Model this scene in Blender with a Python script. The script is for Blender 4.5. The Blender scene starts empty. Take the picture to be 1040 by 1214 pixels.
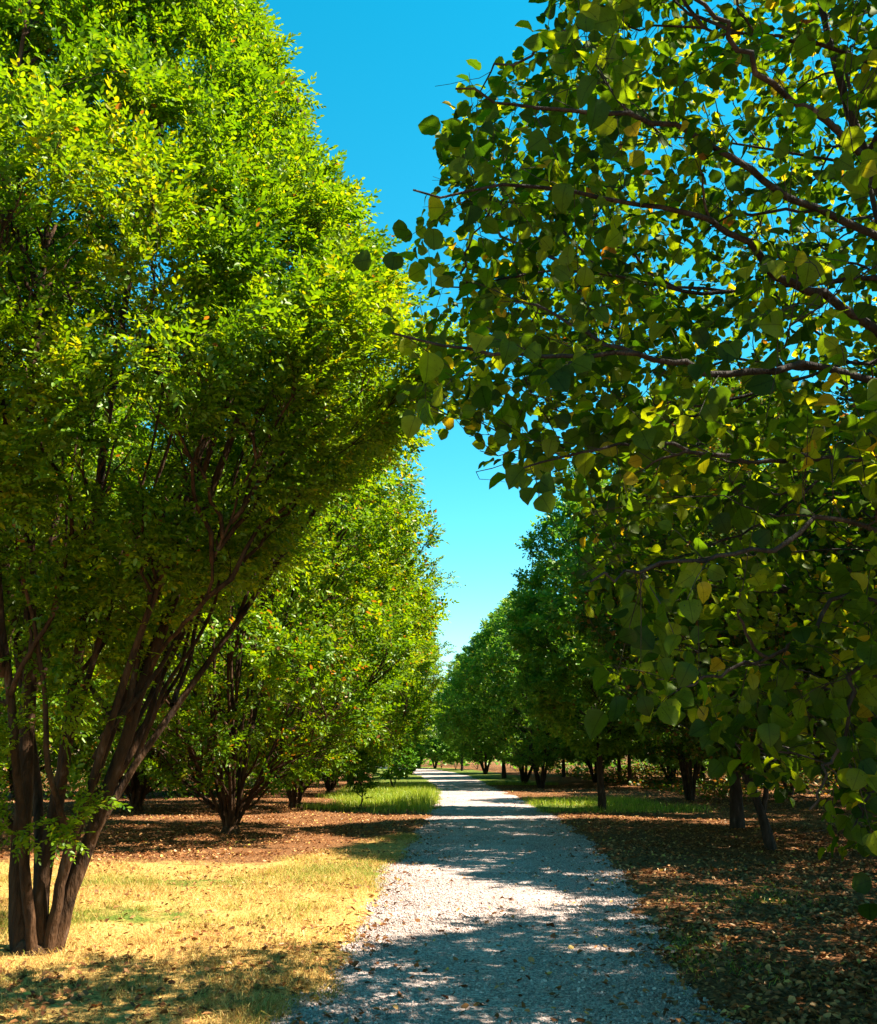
import bpy, math, random
import numpy as np
from mathutils import Vector, Matrix

R = math.radians
rng = np.random.default_rng(7)
scene = bpy.context.scene
COL = scene.collection

# ------------------------------------------------------------------ camera
FPX, CW, CH = 1115.0, 1040.0, 1214.0
PITCH = R(14.4)
CAMZ = 1.6
cam_d = bpy.data.cameras.new('camera')
cam = bpy.data.objects.new('camera', cam_d)
COL.objects.link(cam)
cam.location = (0, 0, CAMZ)
cam.rotation_euler = (R(90) + PITCH, 0, 0)
cam_d.sensor_fit = 'HORIZONTAL'
cam_d.sensor_width = 36.0
cam_d.lens = 36.0 * FPX / CW
cam_d.clip_start = 0.05
cam_d.clip_end = 3000
scene.camera = cam
FWD = np.array([0, math.cos(PITCH), math.sin(PITCH)])
UPV = np.array([0, -math.sin(PITCH), math.cos(PITCH)])

def at(px, py, d):
    """a point of the place, d metres in front of where the photographer stood"""
    return np.array([0, 0, CAMZ]) + d * (FWD + np.array([1, 0, 0]) * (px - CW / 2) / FPX - UPV * (py - CH / 2) / FPX)

def project(P):
    Q = np.asarray(P) - np.array([0, 0, CAMZ])
    d = Q @ FWD
    ds = np.maximum(d, 1e-3)
    return CW / 2 + FPX * Q[:, 0] / ds, CH / 2 - FPX * (Q @ UPV) / ds, d

# ------------------------------------------------------------------ light
SUN_EL, SUN_ROT = 51.0, 93.0          # degrees; rotation clockwise from +Y
scene.view_settings.view_transform = 'Standard'
scene.view_settings.look = 'None'
scene.view_settings.gamma = 1.0
scene.view_settings.exposure = 2.12
world = bpy.data.worlds.new('World')
scene.world = world
world.use_nodes = True
nt = world.node_tree
nt.nodes.clear()
sky = nt.nodes.new('ShaderNodeTexSky')
sky.sky_type = 'NISHITA'
sky.sun_disc = False
sky.sun_elevation = R(SUN_EL)
sky.sun_rotation = R(SUN_ROT)
sky.air_density = 1.0
sky.dust_density = 0.0
sky.ozone_density = 2.2
hs = nt.nodes.new('ShaderNodeHueSaturation')
hs.inputs['Hue'].default_value = 0.459
hs.inputs['Saturation'].default_value = 1.42
hs.inputs['Value'].default_value = 0.95
bg = nt.nodes.new('ShaderNodeBackground')
bg.inputs['Strength'].default_value = 0.068
wo = nt.nodes.new('ShaderNodeOutputWorld')
nt.links.new(sky.outputs[0], hs.inputs['Color'])
nt.links.new(hs.outputs[0], bg.inputs['Color'])
nt.links.new(bg.outputs[0], wo.inputs['Surface'])
sl = bpy.data.lights.new('sun', 'SUN')
sl.energy = 5.0
sl.angle = R(0.5)
sl.color = (1.0, 0.93, 0.80)
so = bpy.data.objects.new('sun', sl)
COL.objects.link(so)
sdir = Vector((math.cos(R(SUN_EL)) * math.sin(R(SUN_ROT)), math.cos(R(SUN_EL)) * math.cos(R(SUN_ROT)), math.sin(R(SUN_EL))))
so.rotation_euler = sdir.to_track_quat('Z', 'Y').to_euler()
so.location = (20, 0, 30)

cy = scene.cycles
cy.max_bounces = 8
cy.diffuse_bounces = 4
cy.glossy_bounces = 2
cy.transmission_bounces = 6
cy.caustics_reflective = False
cy.caustics_refractive = False
cy.use_denoising = True

# ------------------------------------------------------------------ noise
def vnoise(P, scale, seed=0):
    """smooth value noise in -1..1 for (N,3) points"""
    Q = np.asarray(P, float) / scale + seed * 17.31
    I = np.floor(Q).astype(np.int64)
    f = Q - I
    f = f * f * (3 - 2 * f)
    out = np.zeros(len(Q))
    for dx in (0, 1):
        for dy in (0, 1):
            for dz in (0, 1):
                h = (I[:, 0] + dx) * 374761393 + (I[:, 1] + dy) * 668265263 + (I[:, 2] + dz) * 2147483647 + seed * 1013904223
                h = (h ^ (h >> 13)) * 1274126177
                h = (h ^ (h >> 16)) & 0xFFFF
                w = (f[:, 0] if dx else 1 - f[:, 0]) * (f[:, 1] if dy else 1 - f[:, 1]) * (f[:, 2] if dz else 1 - f[:, 2])
                out += w * (h / 32767.5 - 1)
    return out

def n2(x, y, scale, seed=0):
    return vnoise(np.stack([x, y, np.zeros_like(x)], 1), scale, seed)

# ------------------------------------------------------------------ mesh helpers
def quad_mesh(name, V, F, mats, attrs=None, fmat=None, smooth=False):
    me = bpy.data.meshes.new(name)
    V = np.ascontiguousarray(V, np.float32)
    F = np.ascontiguousarray(F, np.int32)
    me.vertices.add(len(V))
    me.vertices.foreach_set('co', V.ravel())
    me.loops.add(F.size)
    me.loops.foreach_set('vertex_index', F.ravel())
    me.polygons.add(len(F))
    me.polygons.foreach_set('loop_start', np.arange(0, F.size, 4, dtype=np.int32))
    me.polygons.foreach_set('loop_total', np.full(len(F), 4, np.int32))
    for m in mats:
        me.materials.append(m)
    if fmat is not None:
        me.polygons.foreach_set('material_index', np.ascontiguousarray(fmat, np.int32))
    if smooth:
        me.polygons.foreach_set('use_smooth', np.ones(len(F), bool))
    for k, (dom, arr) in (attrs or {}).items():
        a = me.attributes.new(k, 'FLOAT', dom)
        a.data.foreach_set('value', np.ascontiguousarray(arr, np.float32))
    me.update(calc_edges=True)
    return me

def link(name, me, parent=None):
    o = bpy.data.objects.new(name, me)
    COL.objects.link(o)
    if parent is not None:
        o.parent = parent
    return o

def thing(name, label, cat, loc, rz=0.0, group=None, scale=1.0):
    o = bpy.data.objects.new(name, None)
    o.empty_display_size = 0.3
    COL.objects.link(o)
    o.location = loc
    o.rotation_euler = (0, 0, rz)
    o.scale = (scale, scale, scale)
    o['label'] = label
    o['category'] = cat
    if group:
        o['group'] = group
    return o

def dup(src, label, loc, rz, scale=1.0, group=None):
    r = src.copy()
    COL.objects.link(r)
    r.location = loc
    r.rotation_euler = (0, 0, rz)
    r.scale = (scale, scale, scale)
    r['label'] = label
    if group:
        r['group'] = group
    for ch in list(src.children):
        c = ch.copy()
        COL.objects.link(c)
        c.parent = r
    return r

class Acc:
    def __init__(s):
        s.V, s.F, s.n = [], [], 0
    def add(s, V, F):
        s.V.append(V)
        s.F.append(F + s.n)
        s.n += len(V)
    def get(s):
        return np.concatenate(s.V), np.concatenate(s.F)

def tube(acc, P, rad, sides=5, lump=0.0, seed=0, close=False):
    P = np.asarray(P, float)
    n = len(P)
    T = np.gradient(P, axis=0)
    T /= np.linalg.norm(T, axis=1, keepdims=True) + 1e-9
    ref = np.array([0.31, 0.95, 0.05]) if abs(T[0, 1]) < 0.8 else np.array([0.95, 0.1, 0.3])
    A = ref[None] - T * (T @ ref)[:, None]
    A /= np.linalg.norm(A, axis=1, keepdims=True) + 1e-9
    B = np.cross(T, A)
    ang = np.arange(sides) * 2 * math.pi / sides
    rad = np.asarray(rad, float)[:, None] * np.ones((1, sides))
    if lump:
        k = rng.uniform(0, 6.28, 3)
        rad = rad * (1 + lump * (np.sin(ang[None] * 2 + k[0] + np.arange(n)[:, None] * 0.13) * 0.6 + np.sin(ang[None] * 3 + k[1] - np.arange(n)[:, None] * 0.21) * 0.4
                                 + rng.normal(0, 0.35, rad.shape)))
    V = P[:, None, :] + rad[:, :, None] * (A[:, None, :] * np.cos(ang)[None, :, None] + B[:, None, :] * np.sin(ang)[None, :, None])
    i = np.arange(n - 1)[:, None] * sides
    j = np.arange(sides)[None]
    jn = (j + 1) % sides
    F = np.stack([i + j, i + jn, i + sides + jn, i + sides + j], -1).reshape(-1, 4)
    acc.add(V.reshape(-1, 3), F)

def smooth_line(pts, n):
    """Catmull-Rom through pts, n samples"""
    P = np.asarray(pts, float)
    P = np.concatenate([[2 * P[0] - P[1]], P, [2 * P[-1] - P[-2]]])
    m = len(P) - 3
    u = np.linspace(0, m - 1e-6, n)
    i = u.astype(int)
    t = (u - i)[:, None]
    p0, p1, p2, p3 = P[i], P[i + 1], P[i + 2], P[i + 3]
    return 0.5 * (2 * p1 + (p2 - p0) * t + (2 * p0 - 5 * p1 + 4 * p2 - p3) * t ** 2 + (3 * p1 - p0 - 3 * p2 + p3) * t ** 3)

def unit(v):
    return v / (np.linalg.norm(v, axis=-1, keepdims=True) + 1e-9)

# ------------------------------------------------------------------ materials
def new_mat(name):
    m = bpy.data.materials.new(name)
    m.use_nodes = True
    m.node_tree.nodes.clear()
    return m, m.node_tree, m.node_tree.nodes, m.node_tree.links

def ramp(ns, stops):
    r = ns.new('ShaderNodeValToRGB')
    e = r.color_ramp.elements
    while len(e) < len(stops):
        e.new(0.5)
    for k, (p, c) in enumerate(stops):
        e[k].position = p
        e[k].color = (*c, 1)
    return r

def leaf_mat(name, stops, trans_tint=(1.5, 1.35, 0.5), trans=0.42, gloss=0.03, rough=0.4, veins=False):
    m, t, ns, lk = new_mat(name)
    a = ns.new('ShaderNodeAttribute'); a.attribute_name = 'rnd'
    r = ramp(ns, stops)
    lk.new(a.outputs['Fac'], r.inputs[0])
    tc = ns.new('ShaderNodeTexCoord')
    nz = ns.new('ShaderNodeTexNoise'); nz.inputs['Scale'].default_value = 45; nz.inputs['Detail'].default_value = 2
    lk.new(tc.outputs['Object'], nz.inputs['Vector'])
    mr = ns.new('ShaderNodeMapRange'); mr.inputs[3].default_value = 0.72; mr.inputs[4].default_value = 1.28
    lk.new(nz.outputs['Fac'], mr.inputs[0])
    mx = ns.new('ShaderNodeVectorMath'); mx.operation = 'SCALE'
    lk.new(r.outputs[0], mx.inputs[0])
    if veins:
        def mth(op, a_, b_=None):
            n_ = ns.new('ShaderNodeMath'); n_.operation = op
            for q_, v_ in enumerate((a_, b_)):
                if v_ is None: continue
                if isinstance(v_, (int, float)): n_.inputs[q_].default_value = v_
                else: lk.new(v_, n_.inputs[q_])
            return n_.outputs[0]
        ax = ns.new('ShaderNodeAttribute'); ax.attribute_name = 'along'
        ay = ns.new('ShaderNodeAttribute'); ay.attribute_name = 'across'
        ab = mth('ABSOLUTE', ay.outputs['Fac'])
        mid = mth('LESS_THAN', ab, 0.022)
        ph = mth('FRACT', mth('MULTIPLY', mth('SUBTRACT', ax.outputs['Fac'], mth('MULTIPLY', ab, 0.75)), 7.5))
        sd = mth('LESS_THAN', ph, 0.10)
        vn = mth('MAXIMUM', mid, mth('MULTIPLY', sd, 0.40))
        vf = mth('SUBTRACT', 1.0, mth('MULTIPLY', vn, 0.38))
        sp = ns.new('ShaderNodeTexNoise'); sp.inputs['Scale'].default_value = 130; sp.inputs['Detail'].default_value = 3
        lk.new(tc.outputs['Object'], sp.inputs['Vector'])
        spot = mth('SUBTRACT', 1.0, mth('MULTIPLY', mth('GREATER_THAN', sp.outputs['Fac'], 0.66), 0.45))
        lk.new(mth('MULTIPLY', mth('MULTIPLY', mr.outputs[0], vf), spot), mx.inputs['Scale'])
    else:
        lk.new(mr.outputs[0], mx.inputs['Scale'])
    tt = ns.new('ShaderNodeVectorMath'); tt.operation = 'MULTIPLY'
    tt.inputs[1].default_value = trans_tint
    lk.new(mx.outputs[0], tt.inputs[0])
    d = ns.new('ShaderNodeBsdfDiffuse'); lk.new(mx.outputs[0], d.inputs[0])
    tr = ns.new('ShaderNodeBsdfTranslucent'); lk.new(tt.outputs[0], tr.inputs[0])
    mix = ns.new('ShaderNodeMixShader'); mix.inputs[0].default_value = trans
    lk.new(d.outputs[0], mix.inputs[1]); lk.new(tr.outputs[0], mix.inputs[2])
    g = ns.new('ShaderNodeBsdfGlossy'); g.inputs['Color'].default_value = (0.75, 0.8, 0.55, 1); g.inputs['Roughness'].default_value = rough
    mix2 = ns.new('ShaderNodeMixShader'); mix2.inputs[0].default_value = gloss
    lk.new(mix.outputs[0], mix2.inputs[1]); lk.new(g.outputs[0], mix2.inputs[2])
    o = ns.new('ShaderNodeOutputMaterial'); lk.new(mix2.outputs[0], o.inputs[0])
    return m

def bark_mat(name, c0, c1, scale=14):
    m, t, ns, lk = new_mat(name)
    tc = ns.new('ShaderNodeTexCoord')
    mp = ns.new('ShaderNodeMapping'); mp.inputs['Scale'].default_value = (1, 1, 0.25)
    lk.new(tc.outputs['Object'], mp.inputs[0])
    nz = ns.new('ShaderNodeTexNoise'); nz.inputs['Scale'].default_value = scale; nz.inputs['Detail'].default_value = 6
    lk.new(mp.outputs[0], nz.inputs['Vector'])
    r = ramp(ns, [(0.3, c0), (0.62, c1), (0.74, tuple(1.5 * q + 0.03 for q in c1))])
    lk.new(nz.outputs['Fac'], r.inputs[0])
    p = ns.new('ShaderNodeBsdfPrincipled'); p.inputs['Roughness'].default_value = 0.85
    p.inputs['Specular IOR Level'].default_value = 0.15
    lk.new(r.outputs[0], p.inputs['Base Color'])
    b = ns.new('ShaderNodeBump'); b.inputs['Strength'].default_value = 1.0; b.inputs['Distance'].default_value = 0.03
    nz2 = ns.new('ShaderNodeTexNoise'); nz2.inputs['Scale'].default_value = scale * 3; nz2.inputs['Detail'].default_value = 4
    lk.new(mp.outputs[0], nz2.inputs['Vector'])
    lk.new(nz2.outputs['Fac'], b.inputs['Height']); lk.new(b.outputs[0], p.inputs['Normal'])
    o = ns.new('ShaderNodeOutputMaterial'); lk.new(p.outputs[0], o.inputs[0])
    return m

M_HORN = leaf_mat('hornbeam_leaf', [(0.0, (0.030, 0.090, 0.004)), (0.45, (0.088, 0.175, 0.004)), (0.85, (0.180, 0.250, 0.005)), (0.97, (0.24, 0.22, 0.006)), (1.0, (0.22, 0.09, 0.02))],
                  trans_tint=(2.05, 1.75, 0.4), trans=0.48, gloss=0.025, rough=0.42)
M_ROUND = leaf_mat('round_leaf', [(0.0, (0.014, 0.036, 0.003)), (0.45, (0.048, 0.086, 0.004)), (0.86, (0.150, 0.175, 0.006)), (0.94, (0.16, 0.15, 0.010)), (0.97, (0.30, 0.20, 0.01)), (1.0, (0.22, 0.07, 0.015))],
                   trans_tint=(2.7, 2.5, 0.5), trans=0.60, gloss=0.010, rough=0.45, veins=True)
M_GROVE = leaf_mat('grove_leaf', [(0.0, (0.042, 0.115, 0.016)), (0.5, (0.095, 0.205, 0.022)), (0.9, (0.20, 0.29, 0.024)), (1.0, (0.16, 0.09, 0.02))],
                   trans_tint=(2.0, 1.9, 0.6), trans=0.45, gloss=0.025, rough=0.4)
M_GROVE2 = leaf_mat('shade_coloured_grove_leaf', [(0.0, (0.016, 0.040, 0.005)), (0.5, (0.032, 0.068, 0.007)), (0.9, (0.075, 0.105, 0.010)), (1.0, (0.17, 0.075, 0.025))],
                    trans_tint=(2.2, 1.9, 0.5), trans=0.45, gloss=0.02, rough=0.4)  # browner, darker copy of the grove leaf; the shade is put into its colour
M_SHRUB = leaf_mat('shrub_leaf', [(0.0, (0.05, 0.15, 0.012)), (1.0, (0.12, 0.24, 0.012))], trans=0.4)
M_BARK = bark_mat('hornbeam_bark', (0.011, 0.0065, 0.0035), (0.072, 0.034, 0.014))
M_BARK2 = bark_mat('grove_bark', (0.012, 0.009, 0.007), (0.045, 0.032, 0.024))
M_GRASS = leaf_mat('green_grass_blade', [(0.0, (0.11, 0.18, 0.012)), (0.6, (0.30, 0.37, 0.020)), (1.0, (0.44, 0.38, 0.07))], trans=0.4, trans_tint=(1.3, 1.3, 0.6))
M_STRAW = leaf_mat('dry_grass_blade', [(0.0, (0.25, 0.125, 0.040)), (0.55, (0.48, 0.295, 0.078)), (0.85, (0.60, 0.44, 0.15)), (0.93, (0.22, 0.22, 0.03)), (1.0, (0.13, 0.19, 0.02))],
                   trans=0.25, trans_tint=(1.1, 1.0, 0.7), gloss=0.02)
M_LITTER = leaf_mat('litter_leaf', [(0.0, (0.075, 0.024, 0.011)), (0.4, (0.185, 0.068, 0.024)), (0.75, (0.34, 0.145, 0.05)), (0.95, (0.48, 0.26, 0.10)), (1.0, (0.45, 0.33, 0.05))],
                    trans=0.15, trans_tint=(1.2, 1.0, 0.7), gloss=0.03)

# stones
def stone_mat():
    m, t, ns, lk = new_mat('gravel_stone')
    a = ns.new('ShaderNodeAttribute'); a.attribute_name = 'rnd'
    r = ramp(ns, [(0.0, (0.16, 0.122, 0.108)), (0.4, (0.31, 0.240, 0.21)), (0.85, (0.43, 0.335, 0.29)), (1.0, (0.62, 0.51, 0.45))])
    lk.new(a.outputs['Fac'], r.inputs[0])
    p = ns.new('ShaderNodeBsdfPrincipled'); p.inputs['Roughness'].default_value = 0.8
    p.inputs['Specular IOR Level'].default_value = 0.25
    lk.new(r.outputs[0], p.inputs['Base Color'])
    o = ns.new('ShaderNodeOutputMaterial'); lk.new(p.outputs[0], o.inputs[0])
    return m
M_STONE = stone_mat()

def path_mat():
    m, t, ns, lk = new_mat('gravel_bed')
    tc = ns.new('ShaderNodeTexCoord')
    v = ns.new('ShaderNodeTexVoronoi'); v.inputs['Scale'].default_value = 55
    v2 = ns.new('ShaderNodeTexVoronoi'); v2.inputs['Scale'].default_value = 24
    nz = ns.new('ShaderNodeTexNoise'); nz.inputs['Scale'].default_value = 0.9; nz.inputs['Detail'].default_value = 5
    for n in (v, v2, nz):
        lk.new(tc.outputs['Object'], n.inputs['Vector'])
    sep = ns.new('ShaderNodeSeparateColor'); lk.new(v.outputs['Color'], sep.inputs[0])
    r = ramp(ns, [(0.0, (0.150, 0.110, 0.096)), (0.5, (0.355, 0.265, 0.235)), (1.0, (0.62, 0.50, 0.44))])
    lk.new(sep.outputs[0], r.inputs[0])
    r2 = ramp(ns, [(0.35, (0.74, 0.72, 0.69)), (0.68, (1.12, 1.10, 1.07))])
    lk.new(nz.outputs['Fac'], r2.inputs[0])
    mul = ns.new('ShaderNodeMix'); mul.data_type = 'RGBA'; mul.blend_type = 'MULTIPLY'; mul.inputs[0].default_value = 1
    lk.new(r.outputs[0], mul.inputs[6]); lk.new(r2.outputs[0], mul.inputs[7])
    p = ns.new('ShaderNodeBsdfPrincipled'); p.inputs['Roughness'].default_value = 0.9
    p.inputs['Specular IOR Level'].default_value = 0.15
    lk.new(mul.outputs[2], p.inputs['Base Color'])
    b = ns.new('ShaderNodeBump'); b.inputs['Strength'].default_value = 0.7; b.inputs['Distance'].default_value = 0.012
    ad = ns.new('ShaderNodeMath'); ad.operation = 'ADD'
    lk.new(v.outputs['Distance'], ad.inputs[0]); lk.new(v2.outputs['Distance'], ad.inputs[1])
    lk.new(ad.outputs[0], b.inputs['Height']); b.invert = True
    lk.new(b.outputs[0], p.inputs['Normal'])
    o = ns.new('ShaderNodeOutputMaterial'); lk.new(p.outputs[0], o.inputs[0])
    return m

def ground_mat():
    m, t, ns, lk = new_mat('ground_litter_and_turf')
    tc = ns.new('ShaderNodeTexCoord')
    def noise(s, d=5):
        n = ns.new('ShaderNodeTexNoise'); n.inputs['Scale'].default_value = s; n.inputs['Detail'].default_value = d
        lk.new(tc.outputs['Object'], n.inputs['Vector']); return n
    f = noise(38, 4); g = noise(30, 4); h = noise(3.0, 6)
    lit = ramp(ns, [(0.28, (0.045, 0.018, 0.009)), (0.48, (0.13, 0.055, 0.022)), (0.66, (0.26, 0.125, 0.05)), (0.8, (0.38, 0.22, 0.09))])
    lk.new(f.outputs['Fac'], lit.inputs[0])
    stw = ramp(ns, [(0.28, (0.13, 0.060, 0.024)), (0.46, (0.39, 0.215, 0.06)), (0.75, (0.58, 0.40, 0.125))])
    lk.new(g.outputs['Fac'], stw.inputs[0])
    grn = ramp(ns, [(0.3, (0.04, 0.06, 0.012)), (0.55, (0.10, 0.14, 0.02)), (0.8, (0.20, 0.20, 0.05))])
    lk.new(g.outputs['Fac'], grn.inputs[0])
    a1 = ns.new('ShaderNodeAttribute'); a1.attribute_name = 'straw'
    a2 = ns.new('ShaderNodeAttribute'); a2.attribute_name = 'green'
    def brk(a):
        ad = ns.new('ShaderNodeMath'); ad.operation = 'ADD'; lk.new(a.outputs['Fac'], ad.inputs[0])
        mr = ns.new('ShaderNodeMapRange'); mr.inputs[1].default_value = 0.3; mr.inputs[2].default_value = 0.7; mr.inputs[3].default_value = -0.25; mr.inputs[4].default_value = 0.25
        lk.new(h.outputs['Fac'], mr.inputs[0]); lk.new(mr.outputs[0], ad.inputs[1])
        m2 = ns.new('ShaderNodeMapRange'); m2.inputs[1].default_value = 0.3; m2.inputs[2].default_value = 0.7
        lk.new(ad.outputs[0], m2.inputs[0]); return m2
    w1, w2 = brk(a1), brk(a2)
    x1 = ns.new('ShaderNodeMix'); x1.data_type = 'RGBA'
    lk.new(w1.outputs[0], x1.inputs[0]); lk.new(lit.outputs[0], x1.inputs[6]); lk.new(stw.outputs[0], x1.inputs[7])
    x2 = ns.new('ShaderNodeMix'); x2.data_type = 'RGBA'
    lk.new(w2.outputs[0], x2.inputs[0]); lk.new(x1.outputs[2], x2.inputs[6]); lk.new(grn.outputs[0], x2.inputs[7])
    p = ns.new('ShaderNodeBsdfPrincipled'); p.inputs['Roughness'].default_value = 0.95
    p.inputs['Specular IOR Level'].default_value = 0.05
    lk.new(x2.outputs[2], p.inputs['Base Color'])
    b = ns.new('ShaderNodeBump'); b.inputs['Strength'].default_value = 0.9; b.inputs['Distance'].default_value = 0.04
    lk.new(f.outputs['Fac'], b.inputs['Height']); lk.new(b.outputs[0], p.inputs['Normal'])
    o = ns.new('ShaderNodeOutputMaterial'); lk.new(p.outputs[0], o.inputs[0])
    return m

# ------------------------------------------------------------------ path and ground
PY = np.array([-40, -5, 3, 6, 10.6, 13.4, 20, 28, 41, 56, 71, 86, 100, 115, 130, 150, 180])
PL = np.array([-1.3, -1.15, -1.05, -0.98, -0.82, -0.70, -0.42, -0.12, -0.02, -0.45, -1.25, -2.6, -4.6, -8, -14, -26, -60])
PR = np.array([1.6, 1.6, 1.68, 1.78, 2.2, 2.48, 2.78, 2.95, 2.80, 2.55, 2.2, 1.2, -0.5, -4, -10, -22, -56])
def ple(y): return np.interp(y, PY, PL)
def pre(y): return np.interp(y, PY, PR)

xs = np.unique(np.concatenate([[-700, -300, -120, -70, -45], np.arange(-30, -6, 0.5), np.arange(-6, 5, 0.09), np.arange(5, 30, 0.5), [45, 70, 120, 300, 700]]))
ys = np.unique(np.concatenate([[-700, -200, -60, -20, -8], np.arange(-4, 16, 0.12), np.arange(16, 34, 0.2), np.arange(34, 64, 0.5), np.arange(64, 160, 2), [200, 300, 500, 1000, 2000]]))
GX, GY = np.meshgrid(xs, ys)
gx, gy = GX.ravel(), GY.ravel()

def edge_dist(x, y):
    """metres outside the path edge (negative on the path), edge made ragged"""
    w = n2(x, y, 0.9, 3) * 0.20 + n2(x, y, 0.3, 4) * 0.12
    return np.maximum(ple(y) - x, x - pre(y)) + w

def ground_z(x, y):
    e = edge_dist(x, y)
    s = np.clip((e + 0.18) / 0.36, 0, 1)
    s = s * s * (3 - 2 * s)
    far = np.clip((e - 0.3) / 2, 0, 1)
    near = (np.abs(x) < 40) & (y < 160)
    return -0.045 + s * 0.07 + np.where(near, far * (n2(x, y, 2.4, 5) * 0.03 + n2(x, y, 0.5, 6) * 0.012), 0)

def straw_w(x, y):
    ub = 16.6 + n2(x, y, 3.0, 11) * 1.5 + np.clip((x + 2.2) * 2.2, -1.0, 8)
    a = np.clip((ub - y) / 1.4, 0, 1) * np.clip((x + 7.5 + n2(x, y, 2, 12)) / 1.5, 0, 1) * (x < ple(y) + 0.6)
    return a
def green_w(x, y):
    g1 = np.clip(1 - np.abs((y - 38) / 12.0) ** 4, 0, 1) * (x < ple(y) + 0.2) * np.clip((x + 4.0 + n2(x, y, 2, 13)) / 1.2, 0, 1)
    g2 = np.clip(1 - np.abs((y - 31) / 4.5) ** 4, 0, 1) * (x > pre(y) - 0.2) * np.clip((7.8 - x + n2(x, y, 2, 14)) / 1.2, 0, 1)
    g3 = np.clip((12.5 - y + n2(x, y, 2, 15) * 1.5) / 2.5, 0, 1) * (x > pre(y) - 0.2) * np.clip(0.36 + 0.8 * n2(x, y, 1.6, 16), 0, 1)
    g4 = (y > 50) * (np.minimum(np.abs(x - ple(y)), np.abs(x - pre(y))) < 3.5) * 0.7
    g5 = straw_w(x, y) * np.clip(n2(x, y, 1.3, 17) * 1.3 - 0.42, 0, 0.6)
    return np.clip(g1 + g2 + g3 + g4 + g5, 0, 1)

gz = ground_z(gx, gy)
nx, ny = len(xs), len(ys)
ii = (np.arange(ny - 1)[:, None] * nx + np.arange(nx - 1)[None]).ravel()
GF = np.stack([ii, ii + 1, ii + nx + 1, ii + nx], 1)
o = link('ground', quad_mesh('ground', np.stack([gx, gy, gz], 1), GF, [ground_mat()],
         {'straw': ('POINT', straw_w(gx, gy)), 'green': ('POINT', green_w(gx, gy))}, smooth=True))
o['kind'] = 'structure'

yy = np.concatenate([np.arange(-12, 40, 0.2), np.arange(40, 175, 1.0)])
K = 15
u = np.linspace(0, 1, K)
PX = (ple(yy) - 0.45)[:, None] * (1 - u) + (pre(yy) + 0.45)[:, None] * u
PZ = 0.012 * (1 - (2 * u - 1) ** 2)[None] + 0.006 * n2(PX.ravel(), np.repeat(yy, K), 0.7, 21).reshape(PX.shape) - 0.004
i0 = (np.arange(len(yy) - 1)[:, None] * K + np.arange(K - 1)[None]).ravel()
o = link('gravel_path', quad_mesh('gravel_path', np.stack([PX.ravel(), np.repeat(yy, K), PZ.ravel()], 1),
         np.stack([i0, i0 + 1, i0 + K + 1, i0 + K], 1), [path_mat()], smooth=True))
o['kind'] = 'structure'

# loose stones
def rand_rot(n):
    q = rng.normal(size=(n, 4)); q /= np.linalg.norm(q, axis=1, keepdims=True)
    w, x, y, z = q.T
    return np.stack([np.stack([1 - 2 * (y * y + z * z), 2 * (x * y - z * w), 2 * (x * z + y * w)], 1),
                     np.stack([2 * (x * y + z * w), 1 - 2 * (x * x + z * z), 2 * (y * z - x * w)], 1),
                     np.stack([2 * (x * z - y * w), 2 * (y * z + x * w), 1 - 2 * (x * x + y * y)], 1)], 1)

CUBE = np.array([[-1, -1, -1], [1, -1, -1], [1, 1, -1], [-1, 1, -1], [-1, -1, 1], [1, -1, 1], [1, 1, 1], [-1, 1, 1]], float) * 0.58
CF = np.array([[0, 3, 2, 1], [4, 5, 6, 7], [0, 1, 5, 4], [1, 2, 6, 5], [2, 3, 7, 6], [3, 0, 4, 7]])
N = 125000
sy = 4.5 + 24 * rng.random(N) ** 2.0
sx = ple(sy) - 0.25 + (pre(sy) - ple(sy) + 0.5) * rng.random(N)
keep = edge_dist(sx, sy) < 0.12 + rng.normal(0, 0.08, N)
sx, sy = sx[keep], sy[keep]
n = len(sx)
ss = np.exp(rng.normal(math.log(0.0072), 0.38, n)).clip(0.004, 0.02)
B = CUBE[None] * rng.uniform(0.55, 1.25, (n, 8, 1)) * ss[:, None, None] * np.array([1, 1, 0.7])
B = np.einsum('nij,nkj->nki', rand_rot(n), B) + np.stack([sx, sy, 0.004 + ss * 0.35], 1)[:, None]
F = (CF[None] + (np.arange(n) * 8)[:, None, None]).reshape(-1, 4)
o = link('loose_gravel', quad_mesh('loose_gravel', B.reshape(-1, 3), F, [M_STONE], {'rnd': ('FACE', np.repeat(rng.random(n), 6))}))
o['kind'] = 'stuff'; o['label'] = 'grey and white loose stones of the gravel path'; o['category'] = 'gravel'

# ------------------------------------------------------------------ leaf scatter helpers
# small folded leaf, 6 vertices, 2 quads; x along the leaf
SM_V = np.array([[0, 0, 0], [0.32, -0.26, 0.06], [0.70, -0.21, 0.03], [1, 0, -0.05], [0.70, 0.21, 0.03], [0.32, 0.26, 0.06]], float)
SM_F = np.array([[0, 1, 2, 3], [0, 3, 4, 5]])

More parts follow.
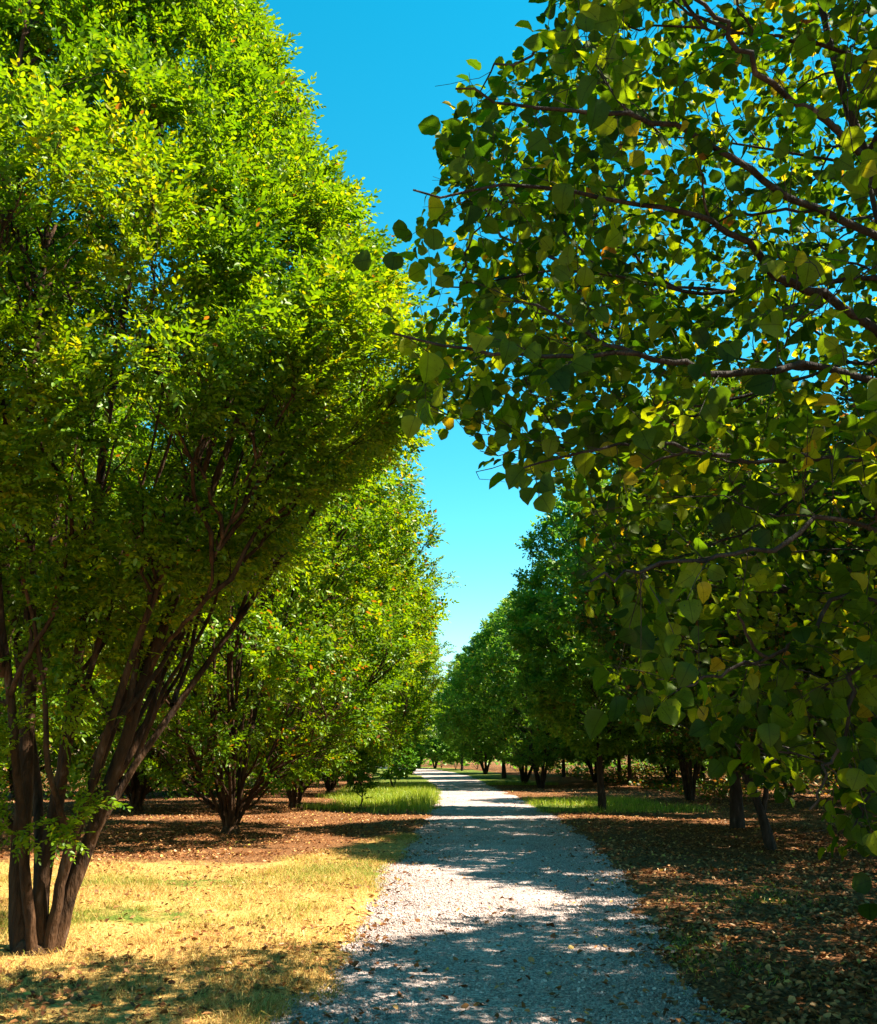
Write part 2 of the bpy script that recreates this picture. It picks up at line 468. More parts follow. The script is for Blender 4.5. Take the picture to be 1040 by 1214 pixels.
def scatter_leaves(x, y, z, size, up_jit=0.45, curl=1.0):
    n = len(x)
    a = rng.uniform(0, 2 * math.pi, n)
    nrm = unit(np.stack([rng.normal(0, up_jit, n), rng.normal(0, up_jit, n), np.ones(n)], 1))
    X = np.stack([np.cos(a), np.sin(a), np.zeros(n)], 1)
    X = unit(X - nrm * (X * nrm).sum(1, keepdims=True))
    Y = np.cross(nrm, X)
    T = SM_V[None] * np.stack([np.ones(n), rng.uniform(0.8, 1.4, n), rng.uniform(-1, 3.5, n) * curl], 1)[:, None]
    T = T - np.array([0.5, 0, 0])
    T = T * size[:, None, None]
    V = T[:, :, 0:1] * X[:, None] + T[:, :, 1:2] * Y[:, None] + T[:, :, 2:3] * nrm[:, None] + np.stack([x, y, z], 1)[:, None]
    F = (SM_F[None] + (np.arange(n) * 6)[:, None, None]).reshape(-1, 4)
    return V.reshape(-1, 3), F, np.repeat(rng.random(n), 2)

def in_view(x, y, margin=60):
    px, py, d = project(np.stack([x, y, np.zeros_like(x)], 1))
    return (d > 1) & (px > -margin) & (px < CW + margin) & (py < CH + margin)

# leaf litter below the trees
N = 240000
ly = 5 + 45 * rng.random(N) ** 1.7
lx = rng.uniform(-0.55, 0.55, N) * (ly + 3) * 1.05
k = in_view(lx, ly)
e = edge_dist(lx, ly)
dens = np.where(e > 0, 0.25 + 0.75 * (1 - straw_w(lx, ly)) * (1 - 0.65 * green_w(lx, ly)), np.clip(0.03 + 0.22 * np.exp(e * 3.0), 0, 1))
dens *= np.clip(0.62 + 0.75 * n2(lx, ly, 1.1, 31) + 0.45 * n2(lx, ly, 0.35, 32), 0.08, 1)
k &= rng.random(N) < dens
lx, ly, e = lx[k], ly[k], e[k]
lz = np.maximum(ground_z(lx, ly), np.where(e < 0.3, 0.012, -1)) + rng.uniform(0.006, 0.03, len(lx)) * np.where(e > 0, 1, 0.5)
V, F, rd = scatter_leaves(lx, ly, lz, rng.uniform(0.032, 0.075, len(lx)))
o = link('leaf_litter', quad_mesh('leaf_litter', V, F, [M_LITTER], {'rnd': ('FACE', rd)}))
o['kind'] = 'stuff'; o['label'] = 'brown fallen leaves strewn under the trees and over the path'; o['category'] = 'leaf litter'

def blades(x, y, h, w, lean, z=None):
    n = len(x)
    a = rng.uniform(0, 2 * math.pi, n); b = rng.uniform(0, 2 * math.pi, n)
    d = np.stack([np.cos(a), np.sin(a), np.zeros(n)], 1)
    s = np.stack([np.cos(b), np.sin(b), np.zeros(n)], 1) * (w * 0.5)[:, None]
    p0 = np.stack([x, y, (ground_z(x, y) if z is None else z) - 0.005], 1)
    up = np.array([0, 0, 1.0])
    hl = h * lean
    p1 = p0 + d * (hl * 0.35)[:, None] + up * (h * 0.6)[:, None]
    p2 = p0 + d * hl[:, None] + up * (h * np.clip(1 - lean * 0.35, 0.2, 1))[:, None]
    V = np.stack([p0 - s, p0 + s, p1 + s * 0.7, p1 - s * 0.7, p2 + s * 0.1, p2 - s * 0.1], 1)
    F = np.array([[0, 1, 2, 3], [3, 2, 4, 5]])
    F = (F[None] + (np.arange(n) * 6)[:, None, None]).reshape(-1, 4)
    return V.reshape(-1, 3), F

# dry lawn on the left
N = 230000
by = 5.2 + 14.5 * rng.random(N) ** 1.5
bx = rng.uniform(-6.6, 0, N)
k = in_view(bx, by) & (edge_dist(bx, by) > -0.05) & (rng.random(N) < straw_w(bx, by) * np.clip(0.62 + 0.9 * n2(bx, by, 0.8, 41) + 0.6 * n2(bx, by, 0.22, 44), 0.06, 1))
bx, by = bx[k], by[k]
gw = np.clip(n2(bx, by, 1.3, 17) * 1.2 + 0.04 + 0.5 * np.exp(-((bx + 1.5) / 0.7) ** 2 - ((by - 11.5) / 2.5) ** 2), 0.03, 0.7)
V, F = blades(bx, by, rng.uniform(0.025, 0.075, len(bx)) * (1 + 0.8 * np.clip(n2(bx, by, 0.35, 49), -0.5, 1) + gw), rng.uniform(0.003, 0.006, len(bx)), rng.uniform(0.4, 2.2, len(bx)))
rd = np.where(rng.random(len(bx)) < 0.04 + gw * 0.9, rng.uniform(0.9, 1.0, len(bx)), rng.random(len(bx)) * 0.88)
o = link('dry_lawn_grass', quad_mesh('dry_lawn_grass', V, F, [M_STRAW], {'rnd': ('FACE', np.repeat(rd, 2))}))
o['kind'] = 'stuff'; o['label'] = 'short golden dry grass left of the gravel path'; o['category'] = 'grass'

# sparse green and dry grass on the right foreground
N = 110000
by = 5.2 + 11 * rng.random(N) ** 1.5
bx = rng.uniform(1.4, 8.5, N)
k = in_view(bx, by) & (edge_dist(bx, by) > -0.12) & (rng.random(N) < green_w(bx, by) * np.clip(0.75 + 0.9 * n2(bx, by, 0.7, 42), 0.05, 1))
bx, by = bx[k], by[k]
V, F = blades(bx, by, rng.uniform(0.03, 0.10, len(bx)), rng.uniform(0.003, 0.006, len(bx)), rng.uniform(0.3, 1.8, len(bx)))
o = link('shaded_grass', quad_mesh('shaded_grass', V, F, [M_GRASS], {'rnd': ('FACE', np.repeat(rng.random(len(bx)), 2))}))
o['kind'] = 'stuff'; o['label'] = 'thin green grass among dead leaves right of the path'; o['category'] = 'grass'

# tall verge grass further along, both sides
N = 120000
by = rng.uniform(25, 52, N); bx = rng.uniform(-5.5, 9, N)
left = bx < ple(by)
k = (edge_dist(bx, by) > -0.1) & (rng.random(N) < green_w(bx, by) * np.clip(0.7 + 0.9 * n2(bx, by, 1.0, 43), 0.08, 1))
bx, by, left = bx[k], by[k], left[k]
tuft = np.where(left, np.exp(-((bx + 0.6) / 0.7) ** 2 - ((by - 31) / 4.0) ** 2), 0)
h = rng.uniform(0.10, 0.28, len(bx)) * (1 + 1.5 * tuft) * np.where(left, 1.0, 0.85)
V, F = blades(bx, by, h, rng.uniform(0.006, 0.013, len(bx)), rng.uniform(0.1, 0.8, len(bx)))
o = link('verge_grass', quad_mesh('verge_grass', V, F, [M_GRASS], {'rnd': ('FACE', np.repeat(rng.random(len(bx)) ** 1.3, 2))}))
o['kind'] = 'stuff'; o['label'] = 'tall bright green grass along both verges of the path'; o['category'] = 'grass'

# ------------------------------------------------------------------ sprays (a twig with its leaves)
def rot_axis(axis, ang):
    return np.array(Matrix.Rotation(ang, 3, Vector(axis)))

def make_spray(nl, L, leaf_len, leaf_w, seed, tmplV=SM_V, tmplF=SM_F, spread=52, droop=0.12, roll=28):
    r = np.random.default_rng(seed)
    Vs, Fs, n = [], [], 0
    for i in range(nl):
        t = 0.12 + 0.88 * (i + r.uniform(-0.2, 0.2)) / max(nl - 1, 1)
        pos = np.array([L * t, 0.02 * math.sin(i) * L, -droop * L * t * t])
        side = 1 if i % 2 else -1
        ang = side * R(spread + r.normal(0, 11)) * (1 - 0.5 * t ** 3)
        if i == nl - 1:
            ang = R(r.normal(0, 10))
        M = rot_axis((0, 0, 1), ang) @ rot_axis((0, 1, 0), R(r.normal(12, 16))) @ rot_axis((1, 0, 0), R(r.normal(0, roll)))
        s = leaf_len * r.uniform(0.7, 1.15) * (0.8 + 0.35 * math.sin(math.pi * min(t, 1)))
        T = tmplV * np.array([s, s * leaf_w, s])
        Vs.append(T @ M.T + pos)
        Fs.append(tmplF + n)
        n += len(T)
    nf = len(tmplF)
    return dict(V=np.concatenate(Vs), F=np.concatenate(Fs), nl=nl, nf=nf, L=L, droop=droop)

def place_sprays(sprays, O, X, Nn, S, tone, jit=0.35):
    """instances of the spray templates baked into one mesh; tone in 0..1 per spray"""
    X = unit(X)
    Nn = unit(Nn - X * (Nn * X).sum(1, keepdims=True))
    Y = np.cross(Nn, X)
    which = rng.integers(0, len(sprays), len(O))
    Vs, Fs, rs, n0 = [], [], [], 0
    for w, sp in enumerate(sprays):
        k = np.where(which == w)[0]
        if len(k) == 0:
            continue
        T = sp['V'][None] * S[k][:, None, None]
        V = T[:, :, 0:1] * X[k][:, None] + T[:, :, 1:2] * Y[k][:, None] + T[:, :, 2:3] * Nn[k][:, None] + O[k][:, None]
        nv = len(sp['V'])
        F = sp['F'][None] + (np.arange(len(k)) * nv)[:, None, None] + n0
        n0 += nv * len(k)
        rd = np.clip(tone[k][:, None] + rng.normal(0, 1, (len(k), sp['nl'])) * jit * 0.5, 0, 0.965)
        Vs.append(V.reshape(-1, 3)); Fs.append(F.reshape(-1, 4)); rs.append(np.repeat(rd.ravel(), sp['nf']))
    return np.concatenate(Vs), np.concatenate(Fs), np.concatenate(rs)

# ------------------------------------------------------------------ tree generator
def sample_crown(n, prof, lump=0.22, shell=0.5, seed=0, gapth=-0.45):
    """points inside a lathe profile [(z, r)], biased to its outside, outline made uneven"""
    zz = np.array([p[0] for p in prof]); rr = np.array([p[1] for p in prof])
    out = []
    tot = 0
    while tot < n:
        m = n * 3
        z = rng.uniform(zz[0], zz[-1], m)
        Rz = np.interp(z, zz, rr)
        k = rng.random(m) < (Rz / rr.max()) ** 1.3
        z, Rz = z[k], Rz[k]
        a = rng.uniform(0, 2 * math.pi, len(z))
        q = np.sqrt(rng.random(len(z)))
        q = np.where(rng.random(len(z)) < shell, 1 - 0.28 * rng.random(len(z)) ** 1.4, q)
        lumpf = 1 + lump * vnoise(np.stack([np.cos(a) * Rz, np.sin(a) * Rz, z], 1), 1.15, seed) + lump * 0.5 * vnoise(np.stack([np.cos(a) * Rz, np.sin(a) * Rz, z], 1), 0.45, seed + 1)
        r = q * Rz * lumpf
        P = np.stack([r * np.cos(a), r * np.sin(a), z], 1)
        gap = vnoise(P, 0.8, seed + 2)
        P = P[gap > gapth]
        out.append(P); tot += len(P)
    return np.concatenate(out)[:n]

def attach(tips, Q, T, rise=0.55, wander=0.25):
    """for each tip the index of the skeleton point its branch should leave from"""
    D = tips[:, None, :] - Q[None]
    hor = np.hypot(D[..., 0], D[..., 1])
    dist = np.linalg.norm(D, axis=2)
    cost = dist + 2.2 * np.maximum(0, hor * rise - D[..., 2]) + rng.random(dist.shape) * wander
    # do not run backwards along the parent
    back = (D * T[None]).sum(2) / (dist + 1e-6)
    cost += np.maximum(0, -back + 0.1) * 1.0
    return cost.argmin(1)

def grow(tips, Q, T, acc_of, owner, r0, r1, npts, sides, rise, wander=0.25, bend=0.5, sag=0.0):
    idx = attach(tips, Q, T, rise, wander)
    newQ, newT, newO, lines = [], [], [], []
    for p, i in zip(tips, idx):
        q, tg = Q[i], T[i]
        L = np.linalg.norm(p - q)
        if L < 0.03:
            continue
        c = q + unit(unit(tg) * 0.55 + unit(p - q) * 0.75) * L * bend
        t = np.linspace(0, 1, npts)[:, None]
        P = (1 - t) ** 2 * q + 2 * t * (1 - t) * c + t ** 2 * p
        P[1:-1] += rng.normal(0, 0.018 * L, (npts - 2, 3))
        P[:, 2] -= sag * L * (t[:, 0] ** 2)
        f = min(1.0, 0.45 + 0.35 * L)
        tube(acc_of(owner[i]), P, np.linspace(r0 * f, r1, npts), sides)
        g = np.gradient(P, axis=0)
        newQ.append(P[1:]); newT.append(unit(g[1:])); newO.append(np.full(npts - 1, owner[i]))
        lines.append(P)
    return np.concatenate(newQ), np.concatenate(newT), np.concatenate(newO), lines

def sprays_on(lines, per, tlo, size, up=0.85, spreadang=1.1, outward=0.4, centre=None):
    O, X, N = [], [], []
    for P in lines:
        g = np.gradient(P, axis=0)
        m = len(P)
        for _ in range(per):
            t = (tlo + (1 - tlo) * rng.random()) * (m - 1)
            i = min(int(t), m - 2)
            f = t - i
            O.append(P[i] * (1 - f) + P[i + 1] * f)
            X.append(unit(g[i]))
    O = np.array(O); X = np.array(X)
    n = len(O)
    out = O.copy(); out[:, 2] *= 0
    out = unit(out)
    X = unit(X * 0.7 + rng.normal(0, spreadang * 0.5, (n, 3)) + out * outward)
    N = unit(np.array([0, 0, up]) + rng.normal(0, 0.38, (n, 3)))
    return O, X, N

def build_tree(prof, stems, seed, counts, leaf_mat_, bark, sprays, per=(4, 7), rise=0.6, lump=0.22, shell=0.55, low_tips=None,
               spray_size=(0.8, 1.25), gapth=-0.45, thin_below=0.0, trunk=None, radii=(0.03, 0.013, 0.006), spreadang=1.0, up=0.85, red=0.02, sag=0.0, extra_tips=None):
    """stems: list of (polyline points, base radius, tip radius). Returns list of (part name, mesh)."""
    global rng
    rng = np.random.default_rng(seed)
    accs = [Acc() for _ in stems]
    Q, T, Ow = [], [], []
    for k, (pts, ra, rb) in enumerate(stems):
        P = smooth_line(pts, 26)
        P[3:, :2] += rng.normal(0, 0.016, (23, 2)).cumsum(0) * 0.6
        rad = ra + (rb - ra) * np.linspace(0, 1, 26) ** 0.8
        tube(accs[k], P, rad, 9, lump=0.09)
        s = slice(6 if len(stems) > 1 else 9, None)
        Q.append(P[s]); T.append(unit(np.gradient(P, axis=0))[s]); Ow.append(np.full(len(P[s]), k))
    Q, T, Ow = np.concatenate(Q), np.concatenate(T), np.concatenate(Ow)
    acc_of = lambda k: accs[int(k)]
    t1 = sample_crown(counts[0], prof, lump, 0.35, seed)
    t1[:, :2] *= 0.86
    q1 = grow(t1, Q, T, acc_of, Ow, radii[0], radii[0] * 0.25, 9, 6, rise, 0.5, sag=sag)
    Q, T, Ow = np.concatenate([Q, q1[0]]), np.concatenate([T, q1[1]]), np.concatenate([Ow, q1[2]])
    t2 = sample_crown(counts[1], prof, lump, 0.45, seed)
    t2[:, :2] *= 0.95
    q2 = grow(t2, Q, T, acc_of, Ow, radii[1], radii[1] * 0.25, 7, 4, rise * 0.8, sag=sag)
    Q, T, Ow = np.concatenate([Q, q2[0]]), np.concatenate([T, q2[1]]), np.concatenate([Ow, q2[2]])
    t3 = sample_crown(counts[2], prof, lump, shell, seed, gapth=gapth)
    if thin_below:                       # the shaded underside carries fewer leaves
        rr_ = np.hypot(t3[:, 0], t3[:, 1])
        t3 = t3[~((t3[:, 2] < 1.9 + 0.85 * rr_) & (rng.random(len(t3)) < thin_below))]
    if extra_tips is not None:
        t3 = np.concatenate([t3, extra_tips])
    q3 = grow(t3, Q, T, acc_of, Ow, radii[2], radii[2] * 0.3, 5, 3, rise * 0.5, sag=sag)
    O2, X2, N2 = sprays_on(q2[3], per[0], 0.45, 1, up, spreadang)
    O3, X3, N3 = sprays_on(q3[3], per[1], 0.25, 1, up, spreadang)
    O, X, N = np.concatenate([O2, O3]), np.concatenate([X2, X3]), np.concatenate([N2, N3])
    S = rng.uniform(*spray_size, len(O))
    tone = np.clip(0.45 + 0.28 * vnoise(O, 0.9, seed + 5) + rng.normal(0, 0.13, len(O)), 0, 0.9)
    V, F, rd = place_sprays(sprays, O, X, N, S, tone)
    # a few dead or yellow leaves
    m = rng.random(len(rd) // 2) < red
    rd2 = rd.reshape(-1)
    if red:
        nfl = sprays[0]['nf']
        kk = np.repeat(rng.random(len(rd2) // nfl) < red, nfl)
        rd2[:len(kk)][kk] = 1.0
    parts = []
    if trunk is not None:
        a = Acc()
        P, rad = trunk
        tube(a, smooth_line(P, 9), np.interp(np.linspace(0, 1, 9), np.linspace(0, 1, len(rad)), rad), 12, lump=0.10)
        parts.append(('trunk', quad_mesh('trunk', *a.get(), [bark], smooth=True)))
    for a in accs:
        parts.append(('stem' if len(stems) > 1 else 'trunk', quad_mesh('stem', *a.get(), [bark], smooth=True)))
    parts.append(('crown', quad_mesh('crown', V, F, [leaf_mat_], {'rnd': ('FACE', rd2)})))
    return parts

def assemble(name, label, cat, loc, parts, rz=0.0, scale=1.0, group=None):
    t = thing(name, label, cat, loc, rz, group, scale)
    for nm, me in parts:
        link(nm, me, t)
    return t

def fan_stems(n, seed, H, Rtop, rbase=0.09, zfork=0.35, spread0=0.10, a0=0.0):
    r = np.random.default_rng(seed)
    st = []
    for k in range(n):
        a = a0 + 2 * math.pi * k / n + r.normal(0, 0.22)
        rt = Rtop * (0.25 + 0.75 * ((k * 0.618) % 1.0))
        h = H * r.uniform(0.72, 1.0) * (1 - 0.25 * rt / Rtop)
        ca, sa = math.cos(a), math.sin(a)
        pts = [(0.03 * ca, 0.03 * sa, -0.06), (spread0 * ca, spread0 * sa, zfork)]
        for f, g in ((0.25, 0.30), (0.5, 0.60), (0.78, 0.86), (1.0, 1.0)):
            rr = spread0 + (rt - spread0) * g
            pts.append((rr * ca + r.normal(0, 0.06), rr * sa + r.normal(0, 0.06), zfork + (h - zfork) * f))
        st.append((pts, rbase * r.uniform(0.75, 1.2), 0.012))
    return st

HS = [make_spray(13, 0.30, 0.053, 0.92, 100 + i) for i in range(8)]            # hornbeam, near
HF = [make_spray(9, 0.34, 0.085, 1.0, 200 + i) for i in range(6)]            # hornbeam, further off
GS = [make_spray(8, 0.30, 0.092, 1.35, 300 + i, spread=58, roll=35, droop=0.2) for i in range(6)]

# ---- the big hornbeam in front on the left
PROF1 = [(2.0, 0.2), (2.8, 1.1), (3.6, 2.3), (4.2, 2.9), (4.8, 3.05), (5.5, 2.85), (6.2, 2.5), (7.0, 2.05), (8.0, 1.65), (9.1, 1.2), (10.2, 0.72), (11.2, 0.2)]
def st(pts, ra, rb=0.014): return (pts, ra, rb)
STEMS1 = [
    st([(-0.10, 0.0, -0.06), (-0.22, 0.0, 0.5), (-0.30, 0.05, 1.2), (-0.42, 0.1, 2.6), (-0.6, 0.1, 4.6), (-0.7, 0.2, 7.0), (-0.75, 0.2, 9.2)], 0.105),
    st([(0.02, -0.04, -0.06), (0.0, -0.06, 0.55), (0.06, -0.05, 1.3), (0.16, -0.1, 2.6), (0.20, -0.1, 4.6), (0.35, -0.2, 7.2), (0.3, -0.1, 10.2)], 0.085),
    st([(0.10, 0.02, -0.06), (0.24, 0.0, 0.5), (0.46, -0.03, 1.2), (0.85, -0.1, 2.6), (1.35, -0.2, 4.2), (1.75, -0.2, 6.0), (1.9, -0.2, 7.8)], 0.085),
    st([(0.05, 0.08, -0.06), (0.10, 0.16, 0.5), (0.22, 0.32, 1.3), (0.48, 0.6, 2.7), (0.8, 0.95, 4.6), (1.0, 1.2, 6.6), (1.0, 1.3, 8.6)], 0.07),
    st([(-0.06, 0.08, -0.06), (-0.14, 0.16, 0.5), (-0.36, 0.36, 1.4), (-0.85, 0.7, 2.8), (-1.4, 1.1, 4.6), (-1.7, 1.3, 6.6), (-1.8, 1.4, 8.2)], 0.06),
    st([(0.0, -0.09, -0.06), (-0.05, -0.20, 0.6), (-0.12, -0.45, 1.4), (-0.25, -0.95, 2.8), (-0.3, -1.4, 4.6), (-0.35, -1.6, 6.6), (-0.3, -1.6, 8.4)], 0.055),
    st([(0.10, -0.06, -0.06), (0.2, -0.14, 0.7), (0.42, -0.32, 1.5), (0.95, -0.75, 2.9), (1.55, -1.15, 4.5), (1.9, -1.3, 6.2)], 0.05),
    st([(0.12, 0.05, -0.06), (0.26, 0.10, 0.7), (0.58, 0.25, 1.5), (1.3, 0.6, 2.8), (2.1, 0.9, 4.2), (2.5, 1.0, 5.4)], 0.048),
]
_r = np.random.default_rng(8)
for _k in range(24):                     # thinner limbs leaving the main stems at knee to head height
    _m = np.array(STEMS1[_k % 8][0]); _ml = smooth_line(_m, 40)
    _i0 = int(np.argmin(np.abs(_ml[:, 2] - _r.uniform(0.8, 2.3))))
    _s = _ml[_i0]
    _a = math.atan2(_s[1], _s[0]) + _r.normal(0, 0.7)
    _ro = _r.uniform(1.4, 2.7); _h = _r.uniform(5.0, 7.4) - 0.8 * (_ro - 1.4)
    _e = np.array([_ro * math.cos(_a), _ro * math.sin(_a), _h])
    _p = [tuple(_s)]
    for _f in (0.12, 0.3, 0.5, 0.75, 1.0):
        _q = _s + (_e - _s) * np.array([_f ** 0.8, _f ** 0.8, _f]) + _r.normal(0, 0.06, 3)
        _p.append(tuple(_q))
    STEMS1.append(st(_p, _r.uniform(0.020, 0.040), 0.006))
r2 = np.random.default_rng(5)
a = r2.uniform(-2.7, -0.7, 44)
rl = r2.uniform(0.35, 0.85, 44)
low = np.stack([np.cos(a) * rl, np.sin(a) * rl, r2.uniform(0.95, 3.2, 44)], 1)
parts1 = build_tree(PROF1, STEMS1, 11, (320, 1000, 4300), M_HORN, M_BARK, HS, per=(1, 9), rise=1.25, lump=0.20, shell=0.95, gapth=-0.30, thin_below=0.60, radii=(0.022, 0.010, 0.005), extra_tips=low,
                    trunk=([(0.0, 0.0, -0.08), (0.0, 0.0, 0.04), (0.01, 0.0, 0.10), (0.02, 0.0, 0.15)], [0.25, 0.18, 0.14, 0.05]), spray_size=(0.75, 1.25), red=0.004)
assemble('hornbeam_tree', 'tallest nearest hornbeam with reddish-brown stems rising from dry grass on the left', 'tree', (-3.3, 8.4, 0), parts1, group='hornbeams left of the path')

# ---- the hornbeams further along
PROF2 = [(0.9, 0.9), (1.35, 2.4), (2.2, 3.5), (4.0, 3.95), (6.0, 4.0), (8.0, 3.6), (9.8, 2.8), (11.3, 1.7), (12.6, 0.4)]
def mk_mid(seed, nst):
    return build_tree(PROF2, fan_stems(nst, seed, 11.2, 2.8, 0.055, 0.22, 0.13), seed, (140, 520, 2500), M_HORN, M_BARK, HF, per=(1, 8), rise=0.7, lump=0.24, shell=0.80,
                      trunk=([(0, 0, -0.08), (0, 0, 0.06), (0, 0, 0.16), (0, 0, 0.26)], [0.27, 0.21, 0.18, 0.08]), red=0.03, thin_below=0.25)
midA, midB = mk_mid(21, 15), mk_mid(22, 13)
G_L = 'hornbeams left of the path'
hA = assemble('hornbeam_tree', 'second hornbeam of the left row, thick multi-stemmed base in brown leaf litter', 'tree', (-4.2, 20, 0), midA, 0.3, 1.0, G_L)
hB = assemble('hornbeam_tree', 'third hornbeam of the left row, many thin stems behind the second one', 'tree', (-4.3, 29.5, 0), midB, 1.2, 1.0, G_L)
for (x, y, rz, s, src, lab) in [
    (-4.3, 39, 2.2, 1.0, hA, 'fourth hornbeam of the left row, behind the bright verge grass'),
    (-4.4, 49, 4.0, 1.02, hB, 'fifth hornbeam of the left row, beyond the verge grass'),
    (-4.9, 60, 5.2, 1.0, hA, 'sixth hornbeam of the left row, far along the path'),
    (-5.6, 72, 0.7, 1.0, hB, 'seventh hornbeam of the left row, where the path starts to bend'),
    (-6.9, 86, 1.9, 0.97, hA, 'farthest hornbeam of the left row at the bend of the path'),
    (-8.9, 14.5, 2.9, 1.0, hB, 'hornbeam of the back row directly behind the nearest big hornbeam'),
    (-8.6, 28.0, 3.7, 1.0, hA, 'back-row hornbeam seen left of the second left-row tree'),
    (-9.2, 38.0, 0.2, 1.0, hB, 'farther back-row hornbeam between the second and third left-row trees'),
    (-9.6, 52.0, 4.4, 1.0, hA, 'small distant back-row hornbeam behind the third left-row tree'),
    (-15.0, 24.0, 5.6, 1.05, hB, 'deep hornbeam at far left seen between the stems of the nearest one'),
    (-15.5, 36.0, 1.1, 1.05, hA, 'deep hornbeam seen in the gap right of the nearest trunk'),
]:
    dup(src, lab, (x, y, 0), rz, s, G_L)

# ---- the grove on the right
PROFG = [(1.05, 1.0), (1.8, 2.3), (3.4, 3.1), (4.8, 3.4), (6.2, 3.1), (7.4, 2.5), (8.6, 1.7), (9.8, 0.5)]
PROFH = [(1.6, 0.6), (2.2, 2.0), (3.2, 3.0), (4.8, 3.4), (6.2, 3.1), (7.4, 2.5), (8.6, 1.7), (9.8, 0.5)]
PROFC = [(1.7, 0.5), (2.4, 1.5), (3.4, 2.05), (5.0, 2.3), (6.6, 2.1), (8.2, 1.5), (9.4, 0.9), (10.3, 0.3)]
G_R = 'grove trees right of the path'
# forked leaning trunk
stA = [st([(0, 0, -0.06), (-0.10, 0.0, 0.5), (-0.30, 0.0, 1.1), (-0.46, 0.05, 1.9), (-0.6, 0.1, 3.2), (-0.9, 0.2, 5.2), (-1.1, 0.2, 7.6)], 0.125),
       st([(-0.16, 0, 0.62), (-0.06, 0.02, 0.95), (0.05, 0.04, 1.5), (0.15, 0.1, 2.4), (0.5, 0.1, 4.2), (0.8, 0.2, 6.8)], 0.075),
       st([(-0.38, 0, 1.30), (-0.62, -0.1, 1.9), (-0.95, -0.3, 2.8), (-1.5, -0.6, 4.4), (-1.9, -0.8, 6.0)], 0.06),
       st([(-0.02, 0.03, 1.2), (0.3, 0.2, 1.9), (0.8, 0.5, 3.0), (1.4, 0.8, 4.6), (1.6, 0.9, 6.0)], 0.05)]
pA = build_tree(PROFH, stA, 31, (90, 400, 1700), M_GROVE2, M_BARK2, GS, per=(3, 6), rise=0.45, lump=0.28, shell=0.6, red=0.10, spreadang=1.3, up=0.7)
tA = assemble('grove_tree', 'grove tree on a dark forked trunk leaning left, nearest to camera on right', 'tree', (5.6, 16.7, 0), pA, 0, 0.85, G_R)
# one straight thick trunk
stB = [st([(0, 0, -0.06), (0, 0, 0.6), (0.02, 0, 1.6), (0.0, 0.05, 3.2), (0.1, 0.1, 5.5), (0.0, 0.1, 8.6)], 0.17)]
pB = build_tree(PROFH, stB, 32, (100, 400, 1700), M_GROVE, M_BARK2, GS, per=(3, 6), rise=0.4, lump=0.28, shell=0.6, red=0.04, spreadang=1.3, up=0.7)
tB = assemble('grove_tree', 'grove tree with one thick straight dark trunk beside the forked trunk', 'tree', (6.35, 21.0, 0), pB, 0, 1.06, G_R)
stC = [st([(0, 0, -0.06), (0.0, 0, 0.6), (-0.02, 0, 1.6), (0.02, 0.0, 3.2), (0.05, 0.05, 6.0), (0.0, 0.0, 9.4)], 0.135)]
pC = build_tree(PROFC, stC, 33, (90, 380, 1500), M_GROVE, M_BARK2, GS, per=(3, 6), rise=0.45, lump=0.26, shell=0.6, red=0.01, spreadang=1.2, up=0.75)
tC = assemble('grove_tree', 'slim straight-trunked grove tree standing at the right verge grass by the path', 'tree', (4.65, 28.0, 0), pC, 0, 1.0, G_R)
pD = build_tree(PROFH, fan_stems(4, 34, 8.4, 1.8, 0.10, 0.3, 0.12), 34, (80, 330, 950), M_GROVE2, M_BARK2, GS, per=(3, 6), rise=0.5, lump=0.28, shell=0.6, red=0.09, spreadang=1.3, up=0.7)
tD = assemble('grove_tree', 'multi-stemmed grove tree seen between the slim tree and the thick trunk', 'tree', (8.7, 34.0, 0), pD, 0, 0.85, G_R)
pE = build_tree(PROFG, fan_stems(5, 36, 8.6, 1.9, 0.11, 0.3, 0.14), 36, (90, 380, 1500), M_GROVE, M_BARK2, GS, per=(3, 6), rise=0.5, lump=0.30, shell=0.6, red=0.02, spreadang=1.3, up=0.7)
tE = assemble('grove_tree', 'far grove tree with a broad dark stem cluster beside the path', 'tree', (4.6, 52.0, 0), pE, 2.4, 1.05, G_R)
